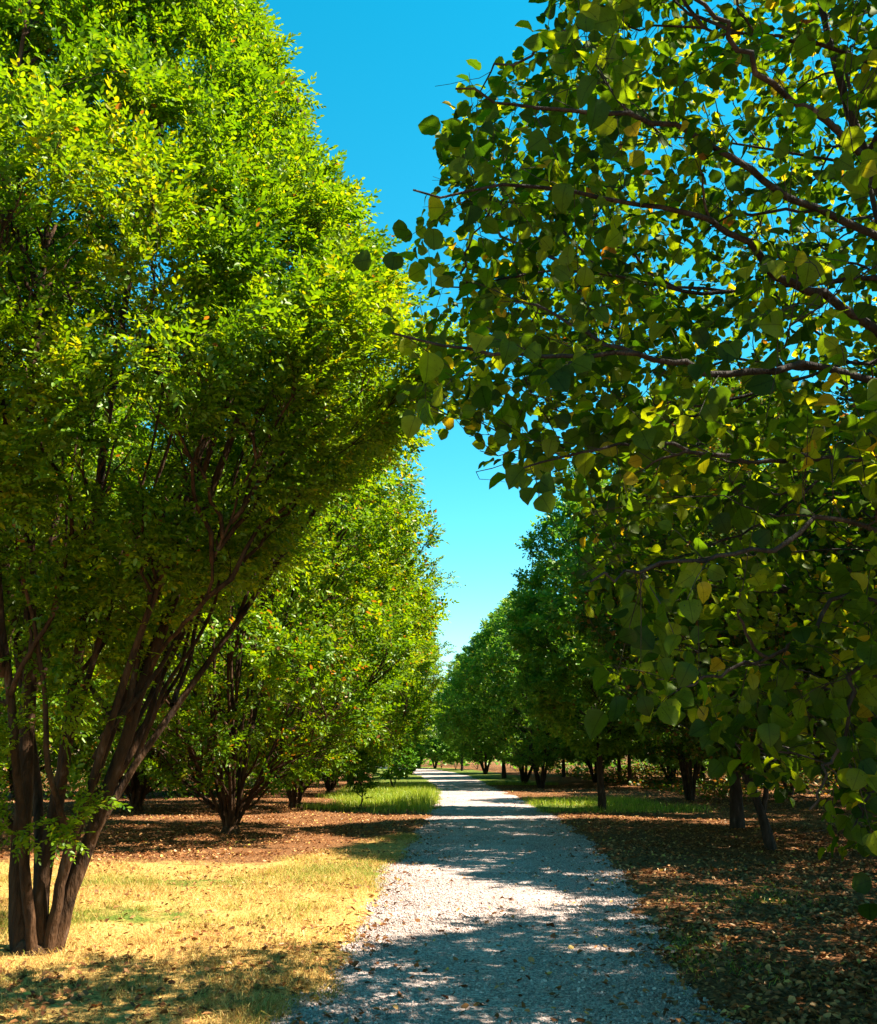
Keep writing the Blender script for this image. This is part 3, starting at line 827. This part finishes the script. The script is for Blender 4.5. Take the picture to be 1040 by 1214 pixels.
for (x, y, rz, s, src, lab) in [
    (6.9, 8.2, 1.1, 0.84, tD, 'grove tree at the right picture edge behind the near overhanging branches'),
    (4.8, 46.0, 0.9, 1.0, tE, 'many-stemmed grove tree just beyond the slim verge tree'),
    (4.3, 64.0, 3.3, 1.05, tB, 'grove tree on a single trunk farther than the broad dark stem cluster'),
    (3.7, 77.0, 5.0, 1.05, tE, 'grove tree near the bend, right of the vanishing path'),
    (2.2, 91.0, 0.4, 1.05, tC, 'second farthest grove tree closing the view at the path bend'),
    (-0.4, 106.0, 1.4, 1.0, tE, 'farthest grove tree right behind the end of the path'),
    (11.0, 18.5, 4.1, 1.0, tD, 'grove tree at far right edge, deep behind the forked trunk'),
    (12.0, 27.5, 2.0, 1.0, tB, 'grove tree with thin straight trunk, right of the multi-stemmed one'),
    (13.6, 38.0, 0.5, 1.0, tD, 'distant multi-stemmed grove tree seen just right of the thick trunk'),
    (9.6, 49.0, 3.0, 1.0, tC, 'distant slim grove tree seen between slim verge tree and multi-stemmed tree'),
    (11.5, 62.0, 5.4, 1.05, tB, 'very distant grove tree deep in the gap behind the slim verge tree'),
    (18.0, 33.0, 1.6, 1.05, tD, 'deep grove tree low at the right picture edge in brown litter'),
    (19.0, 48.0, 2.7, 1.05, tB, 'deepest grove tree far right among the distant trunks'),
    (9.2, 13.2, 3.3, 1.0, tD, 'added grove tree shading the path, mostly behind the near leaves, nearer than the forked trunk'),  # added so its shadow closes the sunlit gap on the path's right
    (11.4, 44.0, 2.6, 1.05, tE, 'low-crowned grove tree far behind the multi-stemmed one'),
    (13.4, 32.0, 4.4, 1.0, tE, 'low-crowned grove tree right of the multi-stemmed one in brown litter'),
    (12.6, 53.0, 5.2, 1.1, tE, 'low-crowned distant grove tree left of the multi-stemmed one'),
    (17.5, 65.0, 0.8, 1.1, tE, 'dim low-crowned grove tree closing the gap left of the thick trunk'),
    (19.5, 55.0, 3.0, 1.1, tE, 'dim low-crowned grove tree closing the gap right of the thick trunk'),
    (27.0, 56.0, 1.7, 1.1, tE, 'dim low-crowned grove tree at far right among the deepest trunks'),
    (11.8, 71.0, 4.9, 1.1, tE, 'dim low-crowned grove tree closing the gap beside the slim verge tree'),
    (16.5, 21.5, 0.9, 1.1, tB, 'grove tree hidden low at the right picture edge behind the near leaves'),
    (15.0, 56.0, 3.9, 1.1, tD, 'hazy grove tree in the third row behind the multi-stemmed one'),
    (8.9, 55.5, 1.3, 1.05, tE, 'second-row grove tree just right of the broad dark stem cluster'),
    (8.6, 67.0, 2.1, 1.05, tB, 'second-row grove tree right of the far single trunk'),
    (8.0, 80.0, 4.6, 1.1, tE, 'second-row grove tree dark against the distant wood'),
    (14.5, 74.0, 5.8, 1.1, tB, 'third-row grove tree dim against the distant wood'),
    (22.0, 60.0, 0.2, 1.1, tD, 'fourth-row grove tree dim behind the thick straight trunk'),
    (24.0, 40.0, 3.4, 1.1, tD, 'fourth-row grove tree under the lowest near leaves at far right'),
]:
    dup(src, lab, (x, y, 0), rz, s, G_R)

# low undergrowth deep in the grove and behind the hornbeams
rng = np.random.default_rng(45)
N = 110000
uy = rng.uniform(34, 92, N); ux = rng.uniform(-0.6, 0.6, N) * uy * 1.1
m_ = np.where(ux > 0, ux - pre(uy), ple(uy) - ux)
hgt = 1.7 * np.clip(0.75 + 0.9 * n2(ux, uy, 4.0, 46) + 0.4 * n2(ux, uy, 1.5, 47), 0, 2.2) * np.clip((m_ - 6) / 6, 0, 1)
k = (hgt > 0.12) & in_view(ux, uy)
ux, uy, hgt = ux[k], uy[k], hgt[k]
V, F, rd = scatter_leaves(ux, uy, 0.05 + hgt * rng.random(len(ux)), rng.uniform(0.08, 0.2, len(ux)), up_jit=0.8, curl=0.5)
rd = np.where(rng.random(len(ux)) < 0.30, 1.0, np.clip(0.6 + 0.3 * n2(ux, uy, 5, 48), 0, 0.9)).repeat(2)
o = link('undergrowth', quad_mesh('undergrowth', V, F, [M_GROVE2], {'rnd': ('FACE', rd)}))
o['kind'] = 'stuff'; o['label'] = 'low brownish green undergrowth deep between the tree trunks'; o['category'] = 'undergrowth'

# ---- the near tree whose branches hang in from the right
def big_leaf(seed):
    r = np.random.default_rng(seed)
    xs_ = np.array([0.0, 0.04, 0.13, 0.26, 0.42, 0.58, 0.72, 0.84, 0.93, 1.0])
    ws_ = np.array([0.04, 0.20, 0.35, 0.45, 0.485, 0.465, 0.39, 0.27, 0.13, 0.01])
    ws_ = ws_ * (1 + np.array([0, 1, -1, 1, -1, 1, -1, 1, -1, 0]) * 0.03)
    bendv = -r.uniform(0.05, 0.55)
    fold = r.uniform(0.05, 0.50)
    tw = r.normal(0, 0.15)
    V = []
    for i, (x, w) in enumerate(zip(xs_, ws_)):
        zc = bendv * x * x
        wl, wr = w * r.uniform(0.92, 1.08), w * r.uniform(0.92, 1.08)
        V += [(x - 0.04 * w, -wl, zc + fold * wl + r.normal(0, 0.018) + tw * x * wl), (x, 0, zc), (x - 0.04 * w, wr, zc + fold * wr + r.normal(0, 0.018) - tw * x * wr)]
    F = []
    for i in range(len(xs_) - 1):
        b = 3 * i
        F += [(b, b + 3, b + 4, b + 1), (b + 1, b + 4, b + 5, b + 2)]
    return np.array(V, float), np.array(F)

BIG = [big_leaf(s) for s in range(9)]
def near_sprays():
    out = []
    for i in range(14):
        r = np.random.default_rng(700 + i)
        nl = int(r.integers(6, 11))
        L = r.uniform(0.26, 0.42)
        Vs, Fs, n = [], [], 0
        for k in range(nl):
            t = 0.15 + 0.85 * k / (nl - 1)
            tv, tf = BIG[int(r.integers(0, 9))]
            side = 1 if k % 2 else -1
            ang = side * R(r.normal(58, 14)) * (1 - 0.7 * t ** 4)
            s = r.uniform(0.044, 0.082)
            dirv = np.array([math.cos(ang), math.sin(ang), 0])
            M = rot_axis((0, 0, 1), ang) @ rot_axis((0, 1, 0), R(r.normal(24, 20))) @ rot_axis((1, 0, 0), R(r.normal(0, 30)))
            pos = np.array([L * t, 0, -0.16 * L * t * t]) + dirv * 0.022
            Vs.append((tv * s) @ M.T + pos); Fs.append(tf + n); n += len(tv)
        out.append(dict(V=np.concatenate(Vs), F=np.concatenate(Fs), nl=nl, nf=18, L=L, droop=0.16))
    return out
NS = near_sprays()

OUTLINE = np.array([(650, -200), (655, 5), (640, 45), (565, 62), (512, 88), (505, 110), (560, 145), (515, 150), (530, 200), (472, 190), (455, 225), (500, 262), (478, 290), (520, 350),
                    (445, 375), (436, 395), (505, 425), (440, 470), (520, 505), (585, 555), (610, 580), (665, 555), (690, 600), (680, 660), (665, 705), (760, 735), (690, 790), (720, 830), (830, 840), (860, 905),
                    (930, 930), (945, 985), (1010, 1010), (1045, 1035), (1400, 1100), (1400, -200)], float)
def in_poly(x, y, poly):
    c = np.zeros(len(x), bool)
    j = len(poly) - 1
    for i in range(len(poly)):
        xi, yi = poly[i]; xj, yj = poly[j]
        cond = ((yi > y) != (yj > y)) & (x < (xj - xi) * (y - yi) / (yj - yi + 1e-9) + xi)
        c ^= cond
        j = i
    return c

rng = np.random.default_rng(77)
TB = np.array([3.05, 4.3, 0.0])
limbs_px = [  # through points (px, py, depth)
    ([(1040, 283, 3.8), (909, 218, 3.6), (801, 149, 3.45), (658, 131, 3.3), (540, 105, 3.2)], 0.020),
    ([(1028, 387, 4.0), (932, 334, 3.8), (879, 280, 3.7), (801, 250, 3.55), (640, 225, 3.35), (490, 225, 3.2)], 0.024),
    ([(1034, 454, 3.6), (861, 445, 3.4), (754, 421, 3.3), (611, 421, 3.1), (465, 395, 2.9)], 0.019),
    ([(1040, 197, 3.3), (909, 92, 3.1), (840, 10, 3.0), (720, -40, 2.9)], 0.017),
    ([(1060, 560, 3.6), (900, 550, 3.5), (760, 525, 3.4), (620, 555, 3.2)], 0.014),
    ([(1060, 640, 3.2), (900, 655, 3.0), (790, 670, 2.9), (700, 690, 2.8)], 0.012),
    ([(1060, 720, 3.5), (950, 760, 3.3), (860, 800, 3.2), (790, 820, 3.1)], 0.011),
    ([(1070, 800, 3.2), (1000, 880, 3.0), (960, 960, 2.9)], 0.010),
    ([(1040, 330, 5.0), (850, 345, 4.9), (680, 320, 4.6), (530, 340, 4.3)], 0.018),
    ([(1040, 430, 5.6), (850, 480, 5.3), (700, 540, 5.0)], 0.016),
    ([(1060, 520, 5.0), (900, 620, 4.8), (760, 680, 4.6)], 0.014),
    ([(1060, 90, 4.6), (880, 40, 4.4), (720, 30, 4.2)], 0.016),
    ([(1080, 880, 4.0), (1040, 930, 3.6), (1010, 985, 3.4)], 0.010),
]
accT = [Acc()]
mainst = [
    [(0, 0, -0.08), (-0.02, 0, 0.5), (-0.06, -0.02, 1.3), (-0.25, -0.05, 2.4), (-0.62, -0.1, 3.6), (-0.95, -0.15, 4.8), (-1.1, -0.2, 6.0)],
    [(0.05, 0.08, -0.08), (0.12, 0.2, 0.6), (0.2, 0.5, 1.6), (0.1, 0.9, 2.9), (-0.1, 1.2, 4.4), (-0.2, 1.3, 6.2)],
    [(0.1, -0.06, -0.08), (0.3, -0.1, 0.6), (0.7, -0.2, 1.6), (1.2, -0.3, 3.2), (1.5, -0.3, 5.6)],
    [(0.0, -0.1, -0.08), (0.0, -0.25, 0.6), (-0.05, -0.6, 1.5), (-0.1, -1.0, 2.6), (-0.3, -1.3, 4.0), (-0.4, -1.5, 5.4)],
]
accs = [Acc() for _ in mainst]
Q, T, Ow = [], [], []
for k, pts in enumerate(mainst):
    P = smooth_line(np.array(pts) + TB, 30)
    tube(accs[k], P, np.linspace((0.075, 0.065, 0.06, 0.055)[k], 0.012, 30), 9, lump=0.07)
    Q.append(P[8:]); T.append(unit(np.gradient(P, axis=0))[8:]); Ow.append(np.full(22, k))
Q, T, Ow = np.concatenate(Q), np.concatenate(T), np.concatenate(Ow)
q0, t0, o0, limb_lines = [], [], [], []
for lp, r0 in limbs_px:
    pts = np.array([at(*p) for p in lp])
    i = attach(pts[:1], Q, T, 0.7, 0.05)[0]
    P = smooth_line(np.concatenate([[Q[i]], pts]), 26)
    P[2:-1] += rng.normal(0, 0.009, (23, 3))
    tube(accs[Ow[i]], P, np.linspace(r0, 0.0035, 26), 7, lump=0.05)
    q0.append(P[5:]); t0.append(unit(np.gradient(P, axis=0))[5:]); o0.append(np.full(21, Ow[i]))
    limb_lines.append(P)
Q, T, Ow = np.concatenate([Q] + q0), np.concatenate([T] + t0), np.concatenate([Ow] + o0)
def near_tips(n, shellb):
    out, tot = [], 0
    while tot < n:
        P = rng.normal(size=(n * 4, 3)); P = unit(P) * (rng.random((n * 4, 1)) ** (1 / 3.0 if not shellb else 0.22))
        P = P * np.array([3.35, 3.55, 3.4]) + np.array([3.05, 5.1, 3.95])
        P = P[P[:, 2] > 0.9]
        px, py, d = project(P)
        infr = (px > -30) & (px < CW + 30) & (py > -30) & (py < CH + 30)
        ok = (d > 2.6) & (~infr | in_poly(px, py, OUTLINE)) & (vnoise(P, 0.55, 61) > -0.20)
        ok &= ~((~infr) & (d < 2.3)) & (P[:, 1] > 1.6)
        ok &= ~((px < 0) | ((py < 0) & (px < 640)))
        P = P[ok]; out.append(P); tot += len(P)
    return np.concatenate(out)[:n]
ac = lambda k: accs[int(k)]
q1 = grow(near_tips(120, False), Q, T, ac, Ow, 0.012, 0.004, 9, 5, 0.3, 0.3, sag=0.05)
Q, T, Ow = np.concatenate([Q, q1[0]]), np.concatenate([T, q1[1]]), np.concatenate([Ow, q1[2]])
q2 = grow(near_tips(520, False), Q, T, ac, Ow, 0.006, 0.0025, 7, 4, 0.15, 0.2, sag=0.06)
Q, T, Ow = np.concatenate([Q, q2[0]]), np.concatenate([T, q2[1]]), np.concatenate([Ow, q2[2]])
q3 = grow(near_tips(1750, True), Q, T, ac, Ow, 0.0038, 0.0015, 5, 3, 0.05, 0.2, sag=0.03)
hi = near_tips(6500, True)  # extra twigs outside the frame, added to deepen the foreground shade
hp = project(hi)
hi = hi[(hp[1] < -60) | (hp[0] > CW + 80)][:1000]
q4 = grow(hi, Q, T, ac, Ow, 0.0038, 0.0015, 5, 3, 0.05, 0.2, sag=0.08)
O, X, Nn = [], [], []
def tw(lines, per, tlo, sp):
    a_, b_, c_ = sprays_on(lines, per, tlo, 1, 0.9, sp, outward=0.0)
    O.append(a_); X.append(b_); Nn.append(c_)
tw(limb_lines, 7, 0.35, 1.2)
tw([l[-8:] for l in limb_lines], 4, 0.4, 0.9)
tw(q1[3], 2, 0.5, 1.1); tw(q2[3], 2, 0.4, 1.1); tw(q3[3], 2, 0.30, 1.1); tw(q4[3], 2, 0.30, 1.1)
O, X, Nn = np.concatenate(O), np.concatenate(X), np.concatenate(Nn)
X[:, 2] -= 0.12
tip = O + unit(X) * 0.33
px, py, d = project(tip)
px0, py0, d0 = project(O)
infr = (px > -40) & (px < CW + 40) & (py > -40) & (py < CH + 40)
ok = (~infr | in_poly(px, py, OUTLINE)) & (d > 2.35)
O, X, Nn = O[ok], X[ok], Nn[ok]
S = rng.uniform(0.80, 1.2, len(O))
tone = np.clip(0.36 + 0.25 * vnoise(O, 0.7, 71) + rng.normal(0, 0.16, len(O)), 0, 0.80)
V, F, rd = place_sprays(NS, O, X, Nn, S, tone, jit=0.42)
yel = rng.random(len(rd) // 18) < 0.022
rd[np.repeat(yel, 18)] = np.repeat(rng.uniform(0.9, 1.0, yel.sum()), 18)
# twigs of the sprays
twig = Acc()
Xn = unit(X); Nq = unit(Nn - Xn * (Nn * Xn).sum(1, keepdims=True))
for i in range(len(O)):
    t = np.array([0, 0.5, 1.0])[:, None]
    P = O[i] + Xn[i] * 0.33 * S[i] * t - Nq[i] * 0.055 * S[i] * t * t
    tube(accs[0], P, [0.0019, 0.0015, 0.0010], 3)
near = thing('broadleaf_tree', 'near broadleaf tree with large round leaves overhanging the path from the right', 'tree', tuple(TB))
for k in range(len(mainst)):
    v, f = accs[k].get()
    link('stem', quad_mesh('stem', v - TB, f, [M_BARK2], smooth=True), near)
nleaf = len(V) // 30
xs_ = np.array([0.0, 0.04, 0.13, 0.26, 0.42, 0.58, 0.72, 0.84, 0.93, 1.0]); ws_ = np.array([0.04, 0.20, 0.35, 0.45, 0.485, 0.465, 0.39, 0.27, 0.13, 0.01])
la = np.tile(np.repeat(xs_, 3), nleaf); lc = np.tile((ws_[:, None] * np.array([-1, 0, 1])).ravel(), nleaf)
link('crown', quad_mesh('crown', V - TB, F, [M_ROUND], {'rnd': ('FACE', rd), 'along': ('POINT', la), 'across': ('POINT', lc)}, smooth=True), near)

# ------------------------------------------------------------------ small plants
def plant(name, label, cat, loc, H, Rr, nst, counts, mat, leaf, seed, zl=0.25, rise=0.4):
    prof = [(zl * H, Rr * 0.5), (0.45 * H, Rr), (0.75 * H, Rr * 0.8), (H, Rr * 0.2)]
    sp = [make_spray(7, 0.22, leaf, 1.2, seed * 10 + i, roll=35) for i in range(4)]
    p = build_tree(prof, fan_stems(nst, seed, H * 0.9, Rr * 0.6, 0.018, 0.1, 0.03), seed, counts, mat, M_BARK2, sp, per=(2, 4), rise=rise, lump=0.3, shell=0.5,
                   radii=(0.008, 0.005, 0.003), red=0.0)
    return assemble(name, label, cat, loc, p)
plant('sapling', 'thin young sapling with light green leaves at the edge of the left verge grass', 'sapling', (-2.25, 28.5, 0), 1.9, 0.45, 2, (8, 20, 40), M_SHRUB, 0.09, 51)
plant('shrub', 'bushy bright green shrub behind the verge grass left of the path', 'shrub', (-2.0, 44, 0), 2.4, 1.2, 4, (20, 60, 170), M_SHRUB, 0.12, 52)
bush = plant('shrub', 'round leafy shrub closing the view right where the path disappears', 'shrub', (1.7, 96, 0), 3.2, 1.7, 4, (20, 60, 190), M_GROVE, 0.18, 54)
for (bx_, by_, sc_, lab_) in [(0.3, 104, 1.15, 'low shrub in the middle of the view behind the end of the path'), (3.9, 99, 1.2, 'shrub under the farthest right trees at the path bend'),
                           (-6.6, 93, 1.1, 'shrub left of the path where it bends away'), (-9.5, 100, 1.3, 'shrub farthest left beside the path bend'), (-3.2, 111, 1.5, 'tall shrub straight behind the path bend')]:
    dup(bush, lab_, (bx_, by_, 0), by_, sc_)
dup(tE, 'farthest tree of all, filling the gap of sky low above the path bend', (-5.0, 116, 0), 2.0, 0.9, G_R)
plant('sapling', 'small dark sapling standing beside the far bend of the path', 'sapling', (-2.0, 78, 0), 2.6, 0.8, 2, (15, 40, 110), M_GROVE, 0.16, 53)

# ------------------------------------------------------------------ far wood that closes the view
rng = np.random.default_rng(91)
N = 90000
ang = rng.uniform(R(20), R(160), N)
rad = rng.uniform(0, 1, N)
rad = np.where((ang > R(93)) | (ang < R(86)), 74 + 45 * rad, 118 + 30 * rad)
x = np.cos(ang) * rad; y = np.sin(ang) * rad
top = 7.6 + 2.3 * n2(x, y, 9.0, 92) + 1.2 * n2(x, y, 3.5, 93)
k = (np.minimum(np.abs(x - ple(y)), np.abs(x - pre(y))) > 7) & ~((x > ple(y)) & (x < pre(y))) | (rad > 118)
z = top * rng.random(N) ** 0.9 + 0.15
sz = rng.uniform(0.30, 0.65, N)
x, y, z, sz = x[k], y[k], z[k], sz[k]
N = len(x)
V, F, rd = scatter_leaves(x, y, z, sz, up_jit=1.0, curl=0.5)
rd = np.clip(np.repeat(0.45 + 0.3 * n2(x, y, 7, 94) + rng.normal(0, 0.15, N), 2), 0, 0.95)
o = link('distant_wood', quad_mesh('distant_wood', V, F, [M_GROVE], {'rnd': ('FACE', rd)}))
o['kind'] = 'stuff'; o['label'] = 'distant wood edge closing the view beyond the end of the path'; o['category'] = 'woodland'
